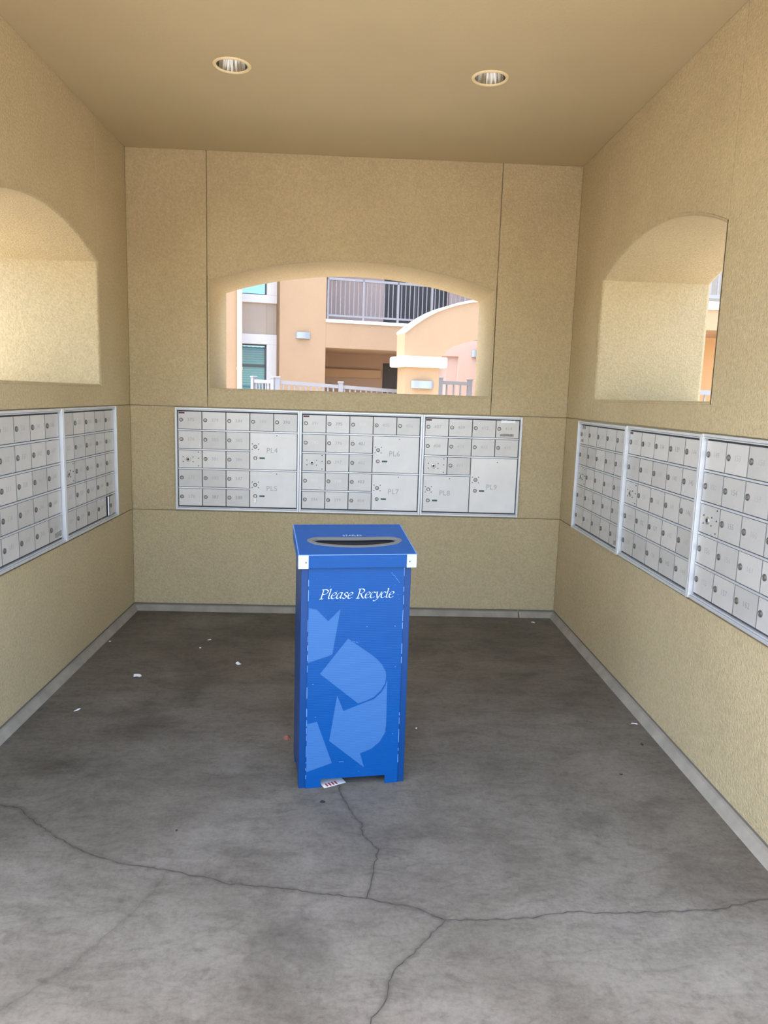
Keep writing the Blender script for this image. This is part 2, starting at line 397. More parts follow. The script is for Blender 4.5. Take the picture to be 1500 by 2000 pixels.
def tile_slope(a, b, r1, r0):
    """barrel-tiled roof slope between eave a-b and ridge r0-r1 (r0 above a)"""
    mb = MB(); nu, nv = 90, 9
    a = Vector((*a, hz0)); b = Vector((*b, hz0)); r0 = Vector(r0); r1 = Vector(r1)
    nrm = (b-a).cross(r0-a).normalized(); nrm = nrm if nrm.z > 0 else -nrm
    for v in range(nv):
        for lift, vv in ((.05, v/nv), (.015, (v+1)/nv)):
            p = a.lerp(r0, vv); q = b.lerp(r1, vv); wd = (q-p).length; full = (b-a).length
            for u in range(nu*4+1):
                s = u/(nu*4); dist = s*wd+(full-wd)/2
                hgt = lift+.035*abs(math.sin(math.pi*dist/.16))
                pt = p.lerp(q, s)+nrm*hgt; mb.v.append(tuple(pt))
    row = nu*4+1
    for v in range(nv*2-1):
        for u in range(row-1):
            mb.f.append((v*row+u, v*row+u+1, (v+1)*row+u+1, (v+1)*row+u)); mb.m.append(0)
    return mb
dk = MB(); dv = [Vector((*p, hz0-.01)) for p in (A, B, C_, D_)]+[Vector(R0)-Vector((0, 0, .01)), Vector(R1)-Vector((0, 0, .01))]
dk.v += [tuple(p) for p in dv]; dk.f += [(0, 1, 4), (1, 2, 5, 4), (2, 3, 5), (3, 0, 4, 5)]; dk.m = [0]*4
dk.build('sun_block_deck', SOFFIT, roof)  # unseen layer added to block sun leaking between the tile slopes
for (a, b, r0, r1) in ((A, B, R0, R0), (B, C_, R0, R1), (C_, D_, R1, R1), (D_, A, R1, R0)):
    o = tile_slope(a, b, r1, r0).build('roof_tiles', ROOF, roof, recalc=False); tag(o, kind='stuff')

# ------------------------------------------------------------------ floor cracks (parts of the floor)
def crack(pts, wmax, halo, name='crack', jag=.0055, seg=.016, dens=1.):
    rnd = random.Random(len(pts)*13+int(pts[0][0]*100))
    P = [Vector((x, y, 0)) for x, y in pts]; out = []
    for i in range(len(P)-1):
        n = max(1, int((P[i+1]-P[i]).length/seg)); d = (P[i+1]-P[i]).normalized(); s = Vector((-d.y, d.x, 0))
        for k in range(n):
            out.append(P[i].lerp(P[i+1], k/n)+s*(rnd.uniform(-jag, jag) if k else 0))
    out.append(P[-1])
    mb = MB(); n = len(out)
    ws = [wmax*rnd.uniform(.12, .95) for _ in out]
    for i, p in enumerate(out):
        d = (out[min(i+1, n-1)]-out[max(i-1, 0)]).normalized(); s = Vector((-d.y, d.x, 0)); w_ = ws[i]/2
        mb.v += [(p.x+s.x*w_, p.y+s.y*w_, .0012), (p.x-s.x*w_, p.y-s.y*w_, .0012)]
    for i in range(n-1): mb.f.append((2*i, 2*i+1, 2*i+3, 2*i+2)); mb.m.append(0)
    if wmax > 0: mb.build(name, CRACKM, floor, recalc=False)
    mb = MB(); fade = []
    for i, p in enumerate(out):
        d = (out[min(i+4, n-1)]-out[max(i-4, 0)]).normalized(); s = Vector((-d.y, d.x, 0))
        for q, f in ((-1, 0), (-.35, .22), (0, .42), (.35, .22), (1, 0)):
            mb.v.append((p.x+s.x*halo*q, p.y+s.y*halo*q, .0007)); fade.append(f*dens)
    for i in range(n-1):
        for q in range(4): mb.f.append((5*i+q, 5*i+q+1, 5*i+q+6, 5*i+q+5)); mb.m.append(0)
    o = mb.build('crack_stain', STAIN, floor, recalc=False)
    at = o.data.attributes.new('fade', 'FLOAT', 'POINT'); at.data.foreach_set('value', fade)
crack([(-1.50,2.76),(-1.334,2.705),(-1.256,2.684),(-1.091,2.534),(-.972,2.451),(-.864,2.387),(-.757,2.346),(-.648,2.324),(-.538,2.293),(-.442,2.269),(-.376,2.238),(-.275,2.231),(-.173,2.216),(-.072,2.192),(.067,2.173),(.203,2.137),(.313,2.074)], .0032, .020)
crack([(.313,2.074),(.441,2.073),(.572,2.084),(.725,2.111),(.855,2.107),(1.007,2.114),(1.176,2.12),(1.274,2.147),(1.393,2.177),(1.5,2.19)], .0026, .010)
crack([(-.052,2.95),(-.017,2.763),(.021,2.661),(.056,2.599),(.059,2.526),(.09,2.478),(.117,2.433),(.097,2.345),(.092,2.289),(.074,2.198),(.07,2.173)], .0030, .012)
crack([(.313,2.074),(.286,2.041),(.258,2.001),(.224,1.959),(.191,1.923),(.144,1.871),(.125,1.824),(.119,1.771),(.09,1.721),(.062,1.674),(.03,1.6)], .0032, .018)
crack([(-.60,2.311),(-.613,2.194),(-.651,2.11),(-.695,2.021),(-.748,1.899),(-.833,1.799),(-.897,1.708),(-.95,1.6)], .0006, .030, dens=.55)

# ------------------------------------------------------------------ recessed ceiling lights
for c, lab in zip(LC, ('left one of the two round recessed ceiling lights with cream rim', 'right one of the two round recessed ceiling lights with cream rim')):
    t = tag(empty('recessed_light', (c[0], c[1], H)), lab, 'ceiling light', 'recessed lights in the ceiling')
    MB().lathe([(.076, .0), (.076, -.003), (.082, -.007), (.090, -.006), (.094, -.001), (.094, .0)], seg=48, caps=False).build('trim_ring', TRIMY, t, smooth=True)
    prof = [(.076, 0), (.073, .03), (.066, .07), (.056, .11), (.046, .135), (.0, .14)]
    mb = MB(); seg = 72
    for i in range(seg):
        a = 2*math.pi*i/seg
        for r, h in prof:
            rr = r*(1-.028*(i % 4 in (1, 2))*(h > .005)); mb.v.append((rr*math.cos(a), rr*math.sin(a), h))
    k = len(prof)
    for i in range(seg):
        j = (i+1) % seg
        for q in range(k-1): mb.f.append((i*k+q, j*k+q, j*k+q+1, i*k+q+1)); mb.m.append(0)
    mb.build('reflector', CHROME, t, smooth=True)
    MB().lathe([(.0, .132), (.012, .13), (.02, .11), (.028, .085), (.026, .07), (.014, .06), (0, .058)], seg=20, caps=False).build('bulb', WHITEP, t, smooth=True)

# ------------------------------------------------------------------ mailbox banks
lock_me = MB().lathe([(.0135, .0), (.0135, -.003), (.0115, -.0048), (.0088, -.005), (.0078, -.0035)], axis='y', seg=16, mi=2, caps=False)
lock_me.lathe([(.0078, -.0035), (.0066, -.0042), (.0, -.0042)], axis='y', seg=16, mi=0, caps=False)
lock_me.box(-.0013, .0013, -.0047, -.003, -.0052, .0052, 1)
LOCK = lock_me.mesh('lock', [LOCKM, LOCKD, LOCKR])
SCREW = MB().lathe([(.0036, 0), (.0034, -.0015), (.002, -.0022), (0, -.0024)], axis='y', seg=10, caps=False).mesh('screw', LOCKD)
BIGLOCK = MB().lathe([(.017, 0), (.017, -.003), (.0145, -.0055), (.0105, -.006), (.0095, -.003), (0, -.003)], axis='y', seg=20, caps=False)
BIGLOCK.lathe([(.008, -.003), (.006, -.0065), (0, -.0065)], axis='y', seg=14, mi=1, caps=False)
BIGLOCK = BIGLOCK.mesh('arrow_lock', [LOCKM, LOCKD])
_door_cache = {}
def door_mesh(wd, ht, m, key):
    k = (round(wd, 4), round(ht, 4), key)
    if k not in _door_cache:
        b = .0015
        mb = MB(); o = [(0, 0), (wd, 0), (wd, ht), (0, ht)]; i = [(b, b), (wd-b, b), (wd-b, ht-b), (b, ht-b)]
        mb.v += [(x, .006, z) for x, z in o]+[(x, .0015, z) for x, z in o]+[(x, 0, z) for x, z in i]
        mb.f.append((8, 9, 10, 11)); mb.f.append((3, 2, 1, 0))
        for q in range(4):
            r = (q+1) % 4; mb.f.append((4+q, 4+r, 8+r, 8+q)); mb.f.append((q, r, 4+r, 4+q))
        mb.m = [0, 1]+[1, 1]*4; _door_cache[k] = mb.mesh('door', [m, DOORSHADE])
    return _door_cache[k]
def at(o, x, y, z, ry=0):
    o.location = (x, y, z)
    if ry: o.rotation_euler = (0, ry, 0)
    return o
FR = .014                        # width of the frame bar
def mailbox_bank(label, loc, rz, width, height, ncol, numbers, parcels=(), red=True, ink=INKF, ajar=None, group='aluminium mailbox banks'):
    """local x to the right, y into the wall, z up, origin at the bottom left of the frame on the wall plane"""
    t = tag(empty('mailbox_bank', loc, rz), label, 'mailbox', group)
    PR, RC = -.017, .010        # how proud the frame stands, where it ends in the wall
    for xa, xb in ((0, FR), (width-FR, width)): MB().box(xa, xb, PR, RC, 0, height).build('side_frame', ALU, t, bevel=.0015)
    for nm_, z0, z1, pr in (('bottom_frame', 0, .012, .003), ('top_frame', height-.012, height, .003), ('inner_lip', .0135, .0195, .009), ('inner_lip', height-.0195, height-.0135, .009)):
        MB().box(FR, width-FR, PR+pr, RC, z0, z1).build(nm_, ALU, t, bevel=.001)
    MB().box(FR, width-FR, .0105, .0115, .012, height-.012).build('back_panel', GAPSHADE, t)  # dark sheet painted as the shade seen through the door gaps
    x0, z1 = FR+.003, height-.021
    cw = (width-2*FR-.006)/ncol; rh = (height-.042)/5
    used = {}
    for (c, r, cs, rs, nm) in parcels:
        for i in range(cs):
            for j in range(rs): used[(c+i, r+j)] = nm
    gp = .0016; rl = .0062
    def cell(c, r, cs=1, rs=1): return x0+c*cw+gp, x0+(c+cs)*cw-gp, z1-(r+rs)*rh+rl, z1-r*rh-rl
    # horizontal rails between the rows, only where no tall door crosses
    for r in range(1, 5):
        run = None
        for c in range(ncol+1):
            solid = c < ncol and not (used.get((c, r-1)) is not None and used.get((c, r-1)) == used.get((c, r)))
            if solid and run is None: run = c
            if not solid and run is not None:
                z = z1-r*rh
                MB().box(x0+run*cw, x0+c*cw, .000, .0095, z-.0042, z+.0042).build('rail', ALU, t); run = None
    DY = .003
    for c in range(ncol):
        for r in range(5):
            if (c, r) in used: continue
            a, b, z0, zt = cell(c, r); wd, ht = b-a, zt-z0
            d = at(link('door', door_mesh(wd, ht, ALUDOOR, 'd'), t), a, DY, z0)
            num = numbers.get((c, r))
            if num is None:                                    # carrier's lock panel
                d.name = 'carrier_lock_panel'
                at(link('arrow_lock', BIGLOCK, d), wd*.42, 0, ht*.48)
                for sx, sz in ((.20, .62), (.20, .34), (.62, .62), (.62, .34), (.86, .9), (.86, .55), (.86, .12)):
                    at(link('screw', SCREW, d), wd*sx, 0, ht*sz)
                continue
            at(link('lock', LOCK, d), wd*.135, 0, ht*.52, random.uniform(-.5, .5))
            at(link('number', text_mesh(str(num), .033, random.choice(ink) if isinstance(ink, list) else ink), d), wd*.54, -.0004, ht*.53)
            if ajar == (c, r):                                 # hinged on its right edge, standing open a little
                piv = Vector((b, DY, z0)); ang = -math.radians(7)
                d.rotation_euler = (0, 0, -ang*0+math.radians(7)); rv = Matrix.Rotation(math.radians(7), 3, 'Z') @ Vector((-wd, 0, 0))
                d.location = piv+rv
                MB().box(0, .0022, .004, .013, 0, ht).build('edge_flange', ALUEDGE, d)
    for (c, r, cs, rs, nm) in parcels:
        a, b, z0, zt = cell(c, r, cs, rs); wd, ht = b-a, zt-z0
        d = at(link('parcel_door', door_mesh(wd, ht, ALUPARCEL, 'p'), t), a, DY, z0)
        zl, zk = ht*.62 if rs == 2 else ht*.60, ht*.31 if rs == 2 else ht*.40
        if nm == 'PL8': zl, zk = ht*.62, ht*.31
        at(link('lock', LOCK, d), wd*.115, 0, zl)
        for sx in (-.022, .022):
            for sz in (-.02, .02): at(link('screw', SCREW, d), wd*.115+sx, 0, zl+sz)
        at(link('key_lock', LOCK, d), wd*.115, 0, zk)
        tag(MB().box(-.019, .019, -.0004, 0, -.006, .006).build('sticker', GRNLAB, d), 'dark green sticker'); at(d.children[-1], wd*.26, 0, zk)
        at(link('door_number', text_mesh(nm, .052, INKF), d), wd*.47, -.0004, ht*.52 if rs == 2 else ht*.47)
        at(link('screw', SCREW, d), wd*.57, 0, ht*.93)
        if nm in ('PL4', 'PL5', 'PL8'):
            kb = MB(); zc = -.014
            kb.prism([(-.0022, -.030), (.0022, -.030), (.0022, 0), (-.0022, 0)], -.008, -.0065)
            if nm == 'PL5': kb.prism([(.009*math.cos(q*math.pi/6), -.030+.019*math.sin(q*math.pi/6)) for q in range(12)], -.011, -.0085)
            else: kb.prism([(.004*math.cos(q*math.pi/5), -.030+.006*math.sin(q*math.pi/5)) for q in range(10)], -.0095, -.0085)
            at(kb.build('key', LOCKM, d), wd*.115, 0, (zk if nm != 'PL8' else zl))
    if red:
        a, b, z0, zt = cell(0, 0)
        o = MB().box(0, .042, -.0004, 0, 0, .011).build('sticker', REDLAB, t); at(o, a+.004, DY, zt-.016); tag(o, 'small dark red sticker')
    return t, cell, DY
def residue(t, cell, DY, c, r, x, z, wd, ht, m=RESID, name='tape_residue'):
    a, b, z0, zt = cell(c, r); rnd = random.Random(int(x*1000+z*77))
    pts = []
    n = 7
    for i in range(n): pts.append((wd*i/(n-1), rnd.uniform(-.12, .12)*ht))
    for i in range(n): pts.append((wd*(1-i/(n-1)), ht*(1+rnd.uniform(-.15, .12))))
    o = MB().prism(pts, -.0005, -.0001).build(name, m, t); at(o, a+x, DY, z0+z)

def cols(first, ncol, rows=5):
    """the post numbering: down each column; the first column skips the carrier's panel in row three"""
    d = {}; n = first
    for c in range(ncol):
        for r in range(rows):
            if c == 0 and r == 2: continue
            d[(c, r)] = n; n += 1
    return d
ZM, HM = .750, .726
inks = [INKF, INKF, INKG, INKL]
n1 = {(0,0):375,(0,1):376,(0,3):377,(0,4):378,(3,0):389,(4,0):390}; n1.update({(1,r):379+r for r in range(5)}); n1.update({(2,r):384+r for r in range(5)})
n2 = {(0,0):391,(0,1):392,(0,3):393,(0,4):394,(3,0):405,(4,0):406}; n2.update({(1,r):395+r for r in range(5)}); n2.update({(2,r):400+r for r in range(5)})
n3 = {(0,0):407,(0,1):408,(1,0):409,(1,1):410,(1,2):411,(2,0):412,(2,1):413,(3,0):414,(3,1):415}
mailbox_bank('silver mailbox bank on the back wall with parcel doors PL4 and PL5', (-1.277, D, ZM), 0, .876, HM, 5, n1, [(3,1,2,2,'PL4'),(3,3,2,2,'PL5')], ink=[INKF, INKF, INKG])
mailbox_bank('silver mailbox bank on the back wall with parcel doors PL6 and PL7', (-.3995, D, ZM), 0, .872, HM, 5, n2, [(3,1,2,2,'PL6'),(3,3,2,2,'PL7')], ink=inks)
b3 = mailbox_bank('narrower silver mailbox bank on the back wall with parcel doors PL8 and PL9', (.474, D, ZM), 0, .714, HM, 4, n3, [(0,3,2,2,'PL8'),(2,2,2,3,'PL9')])
residue(*b3, 3, 0, .03, .012, .10, .016); residue(*b3, 3, 0, .035, .108, .10, .018, ALUEDGE, 'blank_label')
Lg, Rg = 'mailbox banks on the left wall', 'mailbox banks on the right wall'
b4 = mailbox_bank('silver mailbox bank on the left wall nearest the viewer, cut by the picture edge', (XL, 3.174, ZM+.004), math.pi/2, .912, HM, 5, cols(327, 5), red=False, group=Lg)
residue(*b4, 4, 4, .07, .012, .09, .03)
b5 = mailbox_bank('silver mailbox bank on the left wall beside the back corner, one door ajar', (XL, 4.0875, ZM+.004), math.pi/2, .900, HM, 5, cols(351, 5), red=False, group=Lg, ajar=(4, 4))
b6 = mailbox_bank('silver mailbox bank on the right wall closest to the back corner', (XR, 4.9965, ZM-.004), -math.pi/2, .905, HM, 5, cols(101, 5), red=False, group=Rg)
residue(*b6, 0, 0, .02, .012, .05, .02); residue(*b6, 4, 4, .08, .012, .08, .026)
residue(*b6, 0, 0, .03, .10, .07, .022)
mailbox_bank('middle one of the three silver mailbox banks on the right wall', (XR, 4.090, ZM), -math.pi/2, .912, HM, 5, cols(125, 5), group=Rg, ink=[INKF, INKG, INKF])
mailbox_bank('silver mailbox bank on the right wall nearest the viewer, cut by the picture edge', (XR, 3.1765, ZM+.004), -math.pi/2, .912, HM, 5, cols(149, 5), red=False, group=Rg, ink=[INKF, INKG])

# ------------------------------------------------------------------ recycling bin
bin_ = tag(empty('recycling_bin', (-.201, 2.846, 0), math.radians(8.63)), 'blue plastic recycling bin with slotted lid reading Please Recycle, standing on the concrete floor', 'bin')
BW, BD, BH, ND = .440, .285, .935, .002
def leg_outline(w_, x0, h0, z): return [(0, 0), (x0, 0), (x0, h0), (w_-x0*.9, h0), (w_-x0*.9, 0), (w_, 0), (w_, z), (0, z)]
# corner folds (deep blue) and inner front panel
for xa, xb in ((0, .030), (BW-.030, BW)):
    MB().box(xa, xb, 0, .006, 0, BH).build('corner_fold', BLUED, bin_, bevel=.002)
MB().prism([(.028, 0), (.090, 0), (.090, .036), (.358, .036), (.358, 0), (BW-.028, 0), (BW-.028, BH), (.028, BH)], -.004, .001).build('front_panel', BLUE, bin_, bevel=.001)
MB().prism([(0, 0), (.09, 0), (.09, .034), (.36, .034), (.36, 0), (BW, 0), (BW, BH), (0, BH)], BD-.006, BD).build('back_panel', BLUED, bin_)
def side_panel(x0, x1):
    mb = MB(); pts = [(.004, 0), (.06, 0), (.06, .034), (BD-.06, .034), (BD-.06, 0), (BD-.004, 0), (BD-.004, BH), (.004, BH)]
    k = len(pts); mb.v += [(x0, y, z) for y, z in pts]+[(x1, y, z) for y, z in pts]
    mb.f += [tuple(range(k)), tuple(range(2*k-1, k-1, -1))]+[(i, (i+1) % k, k+(i+1) % k, k+i) for i in range(k)]; mb.m = [0]*len(mb.f)
    return mb.build('side_panel', BLUED, bin_)
side_panel(0, .006); side_panel(BW-.006, BW)
MB().box(.006, BW-.006, .006, BD-.006, .036, .042).build('bottom_panel', BLUED, bin_)
# worn edges of the front panel: chipped white flecks
for xe, s in ((.0285, 1), (BW-.0285, 2)):
    rnd = random.Random(s); mb = MB(); z = .01
    while z < BH-.03:
        hh = rnd.uniform(.006, .05)
        if rnd.random() < .62: mb.box(xe-.0006-rnd.random()*.0004, xe+.0006+rnd.random()*.0008, -.0048, -.0035, z, z+hh)
        z += hh+rnd.uniform(.002, .025)
    tag(mb.build('worn_edge', WORN, bin_), kind='stuff')
rnd = random.Random(5); mb = MB()
for (x, z, dx, dz, n) in ((.128, .215, .003, .0045, 9), (.36, .90, .0045, -.0055, 8), (.165, .107, .004, 0, 5), (.205, .62, .006, -.001, 5)):
    for i in range(n): mb.box(x+dx*i, x+dx*i+.0022, -.0046, -.0042, z+dz*i, z+dz*i+.0022)
for i in range(26):
    x, z = rnd.uniform(.04, .40), rnd.uniform(.05, .9); s_ = rnd.uniform(.001, .003); mb.box(x, x+s_, -.0046, -.0042, z, z+s_)
tag(mb.build('scratch_marks', WORN, bin_), kind='stuff')
arrows = [
 [(.031,.764),(.062,.757),(.109,.708),(.157,.757),(.128,.571),(.11,.563),(.03,.538)],
 [(.19,.634),(.29,.561),(.311,.543),(.332,.52),(.349,.487),(.351,.467),(.347,.438),(.331,.41),(.3,.381),(.273,.369),(.237,.358),(.08,.49)],
 [(.356,.453),(.349,.43),(.334,.402),(.303,.373),(.273,.363),(.178,.328),(.151,.396),(.122,.202),(.269,.077),(.251,.14),(.299,.158),(.331,.185),(.352,.222),(.357,.256)],
 [(.031,.279),(.071,.287),(.135,.105),(.031,.072)]]
for pts in arrows:
    mb = MB().prism(list(reversed(pts)), -.0047, -.0041); me = mb.mesh('recycling_arrow', BLUEP)
    bm = bmesh.new(); bm.from_mesh(me); bmesh.ops.triangulate(bm, faces=bm.faces[:]); bm.to_mesh(me); bm.free()
    link('recycling_arrow', me, bin_)
# italic lettering drawn with a broad nib
G = {
 'P': (1.05, [[(.25,0),(.25,1.5)],[(.05,0),(.5,0)],[(.05,1.5),(.25,1.5)],'c',[(.22,1.5),(.6,1.52),(.9,1.28),(.83,.92),(.55,.72),(.3,.74)]]),
 'R': (1.12, [[(.25,0),(.25,1.5)],[(.05,0),(.5,0)],[(.05,1.5),(.25,1.5)],'c',[(.22,1.5),(.6,1.52),(.88,1.28),(.8,.95),(.5,.77),(.3,.77)],[(.5,.77),(.72,.35),(.98,.02),(1.14,.02)]]),
 'l': (.42, ['c',[(.15,1.6),(.15,.9),(.15,.25),(.24,.03),(.42,.12)],[(.0,1.5),(.15,1.6)]]),
 'e': (.72, ['c',[(.1,.5),(.4,.56),(.62,.76),(.54,.97),(.34,.98),(.12,.72),(.08,.38),(.2,.07),(.42,.02),(.7,.22)]]),
 'a': (.86, ['c',[(.68,.88),(.45,1.0),(.2,.82),(.07,.42),(.15,.08),(.34,.06),(.56,.4),(.68,.95)],[(.70,1.0),(.62,.4),(.64,.05),(.86,.18)]]),
 's': (.64, ['c',[(.58,.86),(.4,1.0),(.18,.84),(.24,.6),(.45,.44),(.5,.2),(.3,0),(.04,.14)]]),
 'c': (.66, ['c',[(.6,.84),(.42,1.0),(.18,.84),(.07,.44),(.18,.08),(.38,.02),(.64,.2)]]),
 'y': (.80, ['c',[(.02,.9),(.16,1.0),(.24,.6),(.4,.04)],[(.78,1.0),(.66,.45),(.42,-.2),(.16,-.48),(.0,-.40)]])}
def smooth(pts, n=7):
    out = []; P = [pts[0]]+pts+[pts[-1]]
    for i in range(1, len(P)-2):
        for k in range(n):
            t = k/n; r = []
            for a in (0, 1):
                p0, p1, p2, p3 = P[i-1][a], P[i][a], P[i+1][a], P[i+2][a]
                r.append(.5*(2*p1+(p2-p0)*t+(2*p0-5*p1+4*p2-p3)*t*t+(3*p1-p0-3*p2+p3)*t**3))
            out.append(tuple(r))
    return out+[pts[-1]]
mb = MB(); cx = 0
nib = ((.064)*math.cos(math.radians(35)), .064*math.sin(math.radians(35)))
SX, SZ, X0, Z0 = .0297, .0250, .071, .800
for ch in 'Please Recycle':
    if ch == ' ': cx += .5; continue
    adv, st = G[ch]; curve = False
    for s_ in st:
        if s_ == 'c': curve = True; continue
        pts = smooth(s_) if curve and len(s_) > 2 else s_
        for (ax, az), (bx, bz) in zip(pts, pts[1:]):
            q = [(ax-nib[0], az-nib[1]), (ax+nib[0], az+nib[1]), (bx+nib[0], bz+nib[1]), (bx-nib[0], bz-nib[1])]
            L_ = math.hypot(bx-ax, bz-az) or 1; ux, uz = (bx-ax)/L_, (bz-az)/L_; h_ = .021
            q2 = [(ax-ux*h_+uz*h_, az-uz*h_-ux*h_), (ax-ux*h_-uz*h_, az-uz*h_+ux*h_), (bx+ux*h_-uz*h_, bz+uz*h_+ux*h_), (bx+ux*h_+uz*h_, bz+uz*h_-ux*h_)]
            for qq in (q, q2):
                mb.quad([(X0+(cx+x+.24*z)*SX, -.0049, Z0+z*SZ) for x, z in qq])
    cx += adv
mb.build('lettering', PRINTW, bin_, recalc=False)
at(link('screw', SCREW, bin_), .424, -.001, .016); bin_.children[-1].data.materials[0]
# lid
lid = MB()
x0, x1, yf, yb = -.012, .454, -.022, .312
zf0, zf1, zb1 = .928, .982, 1.042
lidp = MB()
def band(mb, a, b, za0, za1, zb0_, zb1_, th):
    """upright lid flange from a to b (x,y), heights at each end, thickness towards the inside"""
    ax, ay = a; bx, by = b; dx, dy = bx-ax, by-ay; L_ = math.hypot(dx, dy); nx, ny = -dy/L_*th, dx/L_*th
    n = len(mb.v)
    mb.v += [(ax,ay,za0),(bx,by,zb0_),(bx,by,zb1_),(ax,ay,za1),(ax+nx,ay+ny,za0),(bx+nx,by+ny,zb0_),(bx+nx,by+ny,zb1_),(ax+nx,ay+ny,za1)]
    for f in ((0,1,2,3),(7,6,5,4),(0,4,5,1),(1,5,6,2),(2,6,7,3),(3,7,4,0)): mb.f.append(tuple(n+i for i in f)); mb.m.append(0)
fl = MB(); band(fl, (x0, yf), (x1, yf), zf0, zf1, zf0, zf1, .005); lid_front = fl.build('lid_front_flap', BLUE, bin_, bevel=.001)
fl = MB(); band(fl, (x0, yb), (x0, yf+.005), zb1-.062, zb1, zf0, zf1, .004); fl.build('lid_side_flap', BLUELID, bin_)
fl = MB(); band(fl, (x1, yf+.005), (x1, yb), zf0, zf1, zb1-.062, zb1, .004); fl.build('lid_side_flap', BLUELID, bin_)
fl = MB(); band(fl, (x1, yb), (x0, yb), zb1-.062, zb1, zb1-.062, zb1, .004); fl.build('lid_back_flap', BLUELID, bin_)
# sloping lid top with the posting slot cut out; u along x, v along the slope
Ls = math.hypot(yb-yf, zb1-zf1); cs, sn = (yb-yf)/Ls, (zb1-zf1)/Ls
def lp(u, v, h): return (x0+u, yf+v*cs-h*sn, zf1+v*sn+h*cs)
def slot(e, n=16, droop=.030, base=.152, half=.022, xa=.064, xb=.417):
    top, bot = [], []
    for i in range(n+1):
        s = i/n; u = xa-e+(xb-xa+2*e)*s; sag = droop*math.sin(math.pi*s); r_ = min(1, math.sqrt(max(0, 1-(abs(2*s-1))**8)))
        top.append((u, base+(half+e)*max(r_, .25)-sag*.25)); bot.append((u, base-(half+e)*max(r_, .25)-sag*1.25))
    return bot+list(reversed(top))
bm = holed([(0, 0), (x1-x0, 0), (x1-x0, Ls), (0, Ls)], [slot(0)], 0, -.004, lp)
lt = bm_obj('lid_top', bm, BLUELID, bin_)
mb = MB(); rings = [(slot(.020), .0002), (slot(.018), .002), (slot(.008), .003), (slot(.001), .002), (slot(-.001), .0005), (slot(-.001), -.006)]
k = len(rings[0][0])
for ring, h in rings: mb.v += [lp(u, v, h) for u, v in ring]
for q in range(len(rings)-1):
    for i in range(k):
        j = (i+1) % k; mb.f.append((q*k+i, q*k+j, (q+1)*k+j, (q+1)*k+i)); mb.m.append(0)
tag(mb.build('slot_rim', GREYRIM, bin_, smooth=False), 'grey rim around the posting slot')
tag(MB().quad([lp(u, v, -.011) for u, v in ((.02, .03), (.45, .03), (.45, .31), (.02, .31))]).build('slot_shade', BLACK, bin_, recalc=False), 'black sheet under the slot standing in for shade inside the bin')  # black sheet replaces the shade seen through the slot
# bright worn edges of the lid
mb = MB()
for (a, b) in (((.0, Ls), (x1-x0, Ls)), ((x1-x0, 0), (x1-x0, Ls)), ((0, 0), (0, Ls))):
    pa, pb = Vector(lp(*a, 0)), Vector(lp(*b, 0)); w_ = .0022
    d = (pb-pa).normalized(); s_ = Vector((-d.y, d.x, 0))*w_
    mb.quad([pa-s_+Vector((0, 0, .0012)), pb-s_+Vector((0, 0, .0012)), pb+s_+Vector((0, 0, .0012)), pa+s_+Vector((0, 0, .0012))])
mb.quad([(x0, yf-.0006, zf1-.002), (x1, yf-.0006, zf1-.002), (x1, yf-.0006, zf1+.0005), (x0, yf-.0006, zf1+.0005)])
tag(mb.build('worn_lid_edge', WORN, bin_, recalc=False), kind='stuff')
# white corner brackets wrapping the lid corners
for xa, xb, xs in ((x0-.002, .026, .016), (.416, x1+.002, .428)):
    mb = MB().box(xa, xb, yf-.002, yf-.0002, zf0-.001, zf1-.002)
    xe = xa if xa < 0 else xb-.0015; mb.box(xe, xe+.0015, yf-.002, yf+.026, zf0-.001, zf1-.002)
    br = mb.build('corner_bracket', WHITEP, bin_, bevel=.0006); tag(br, 'white corner bracket')
    o = MB().lathe([(.0035, 0), (.003, -.0015), (0, -.002)], axis='y', seg=12, caps=False).build('rivet', LOCKR, br); at(o, xs, yf-.002, .952)
# maker's name above the slot
o = link('makers_name', text_mesh('STAPLES', .021, PRINTW), bin_)
pq = Vector(lp(.236, .203, .0012)); o.location = pq; o.rotation_euler = (-math.pi/2+math.atan2(sn, cs), 0, 0)

# ------------------------------------------------------------------ litter on the floor
def scrap(name, x, y, w_, d_, rot, label, cat, m=PAPER, z=0., h=.004, seed=1):
    rnd = random.Random(seed); n = 7; mb = MB()
    ring = []
    for i in range(n):
        a = 2*math.pi*i/n; r = rnd.uniform(.75, 1.1); ring.append((w_/2*r*math.cos(a), d_/2*r*math.sin(a)))
    mb.v += [(px, py, rnd.uniform(0, h*.5)*(i % 2)) for i, (px, py) in enumerate(ring)]+[(px, py, .0008+rnd.uniform(.3, 1)*h*(i % 2)) for i, (px, py) in enumerate(ring)]+[(0, 0, h*1.2)]
    for i in range(n):
        j = (i+1) % n; mb.f += [(i, j, n+j, n+i), (n+i, n+j, 2*n)]
    mb.f.append(tuple(range(n-1, -1, -1))); mb.m = [0]*len(mb.f)
    o = mb.build(name, m); o.location = (x, y, z+.0004); o.rotation_euler = (0, 0, rot); return tag(o, label, cat, 'litter on the floor')
scrap('paper_scrap', -1.193, 4.035, .050, .038, .2, 'largest white paper scrap on the floor toward the left wall', 'paper scrap', h=.012, seed=3)
scrap('paper_scrap', -.667, 4.252, .034, .040, .9, 'small crumpled white paper bit left of the blue bin', 'paper scrap', h=.012, seed=4)
scrap('paper_scrap', -.918, 4.677, .026, .012, .3, 'tiny white sliver on the floor nearest the back wall', 'paper scrap', h=.004, seed=5)
scrap('paper_scrap', -.945, 4.518, .014, .014, .3, 'tiny white dot of paper between two larger scraps', 'paper scrap', h=.005, seed=6)
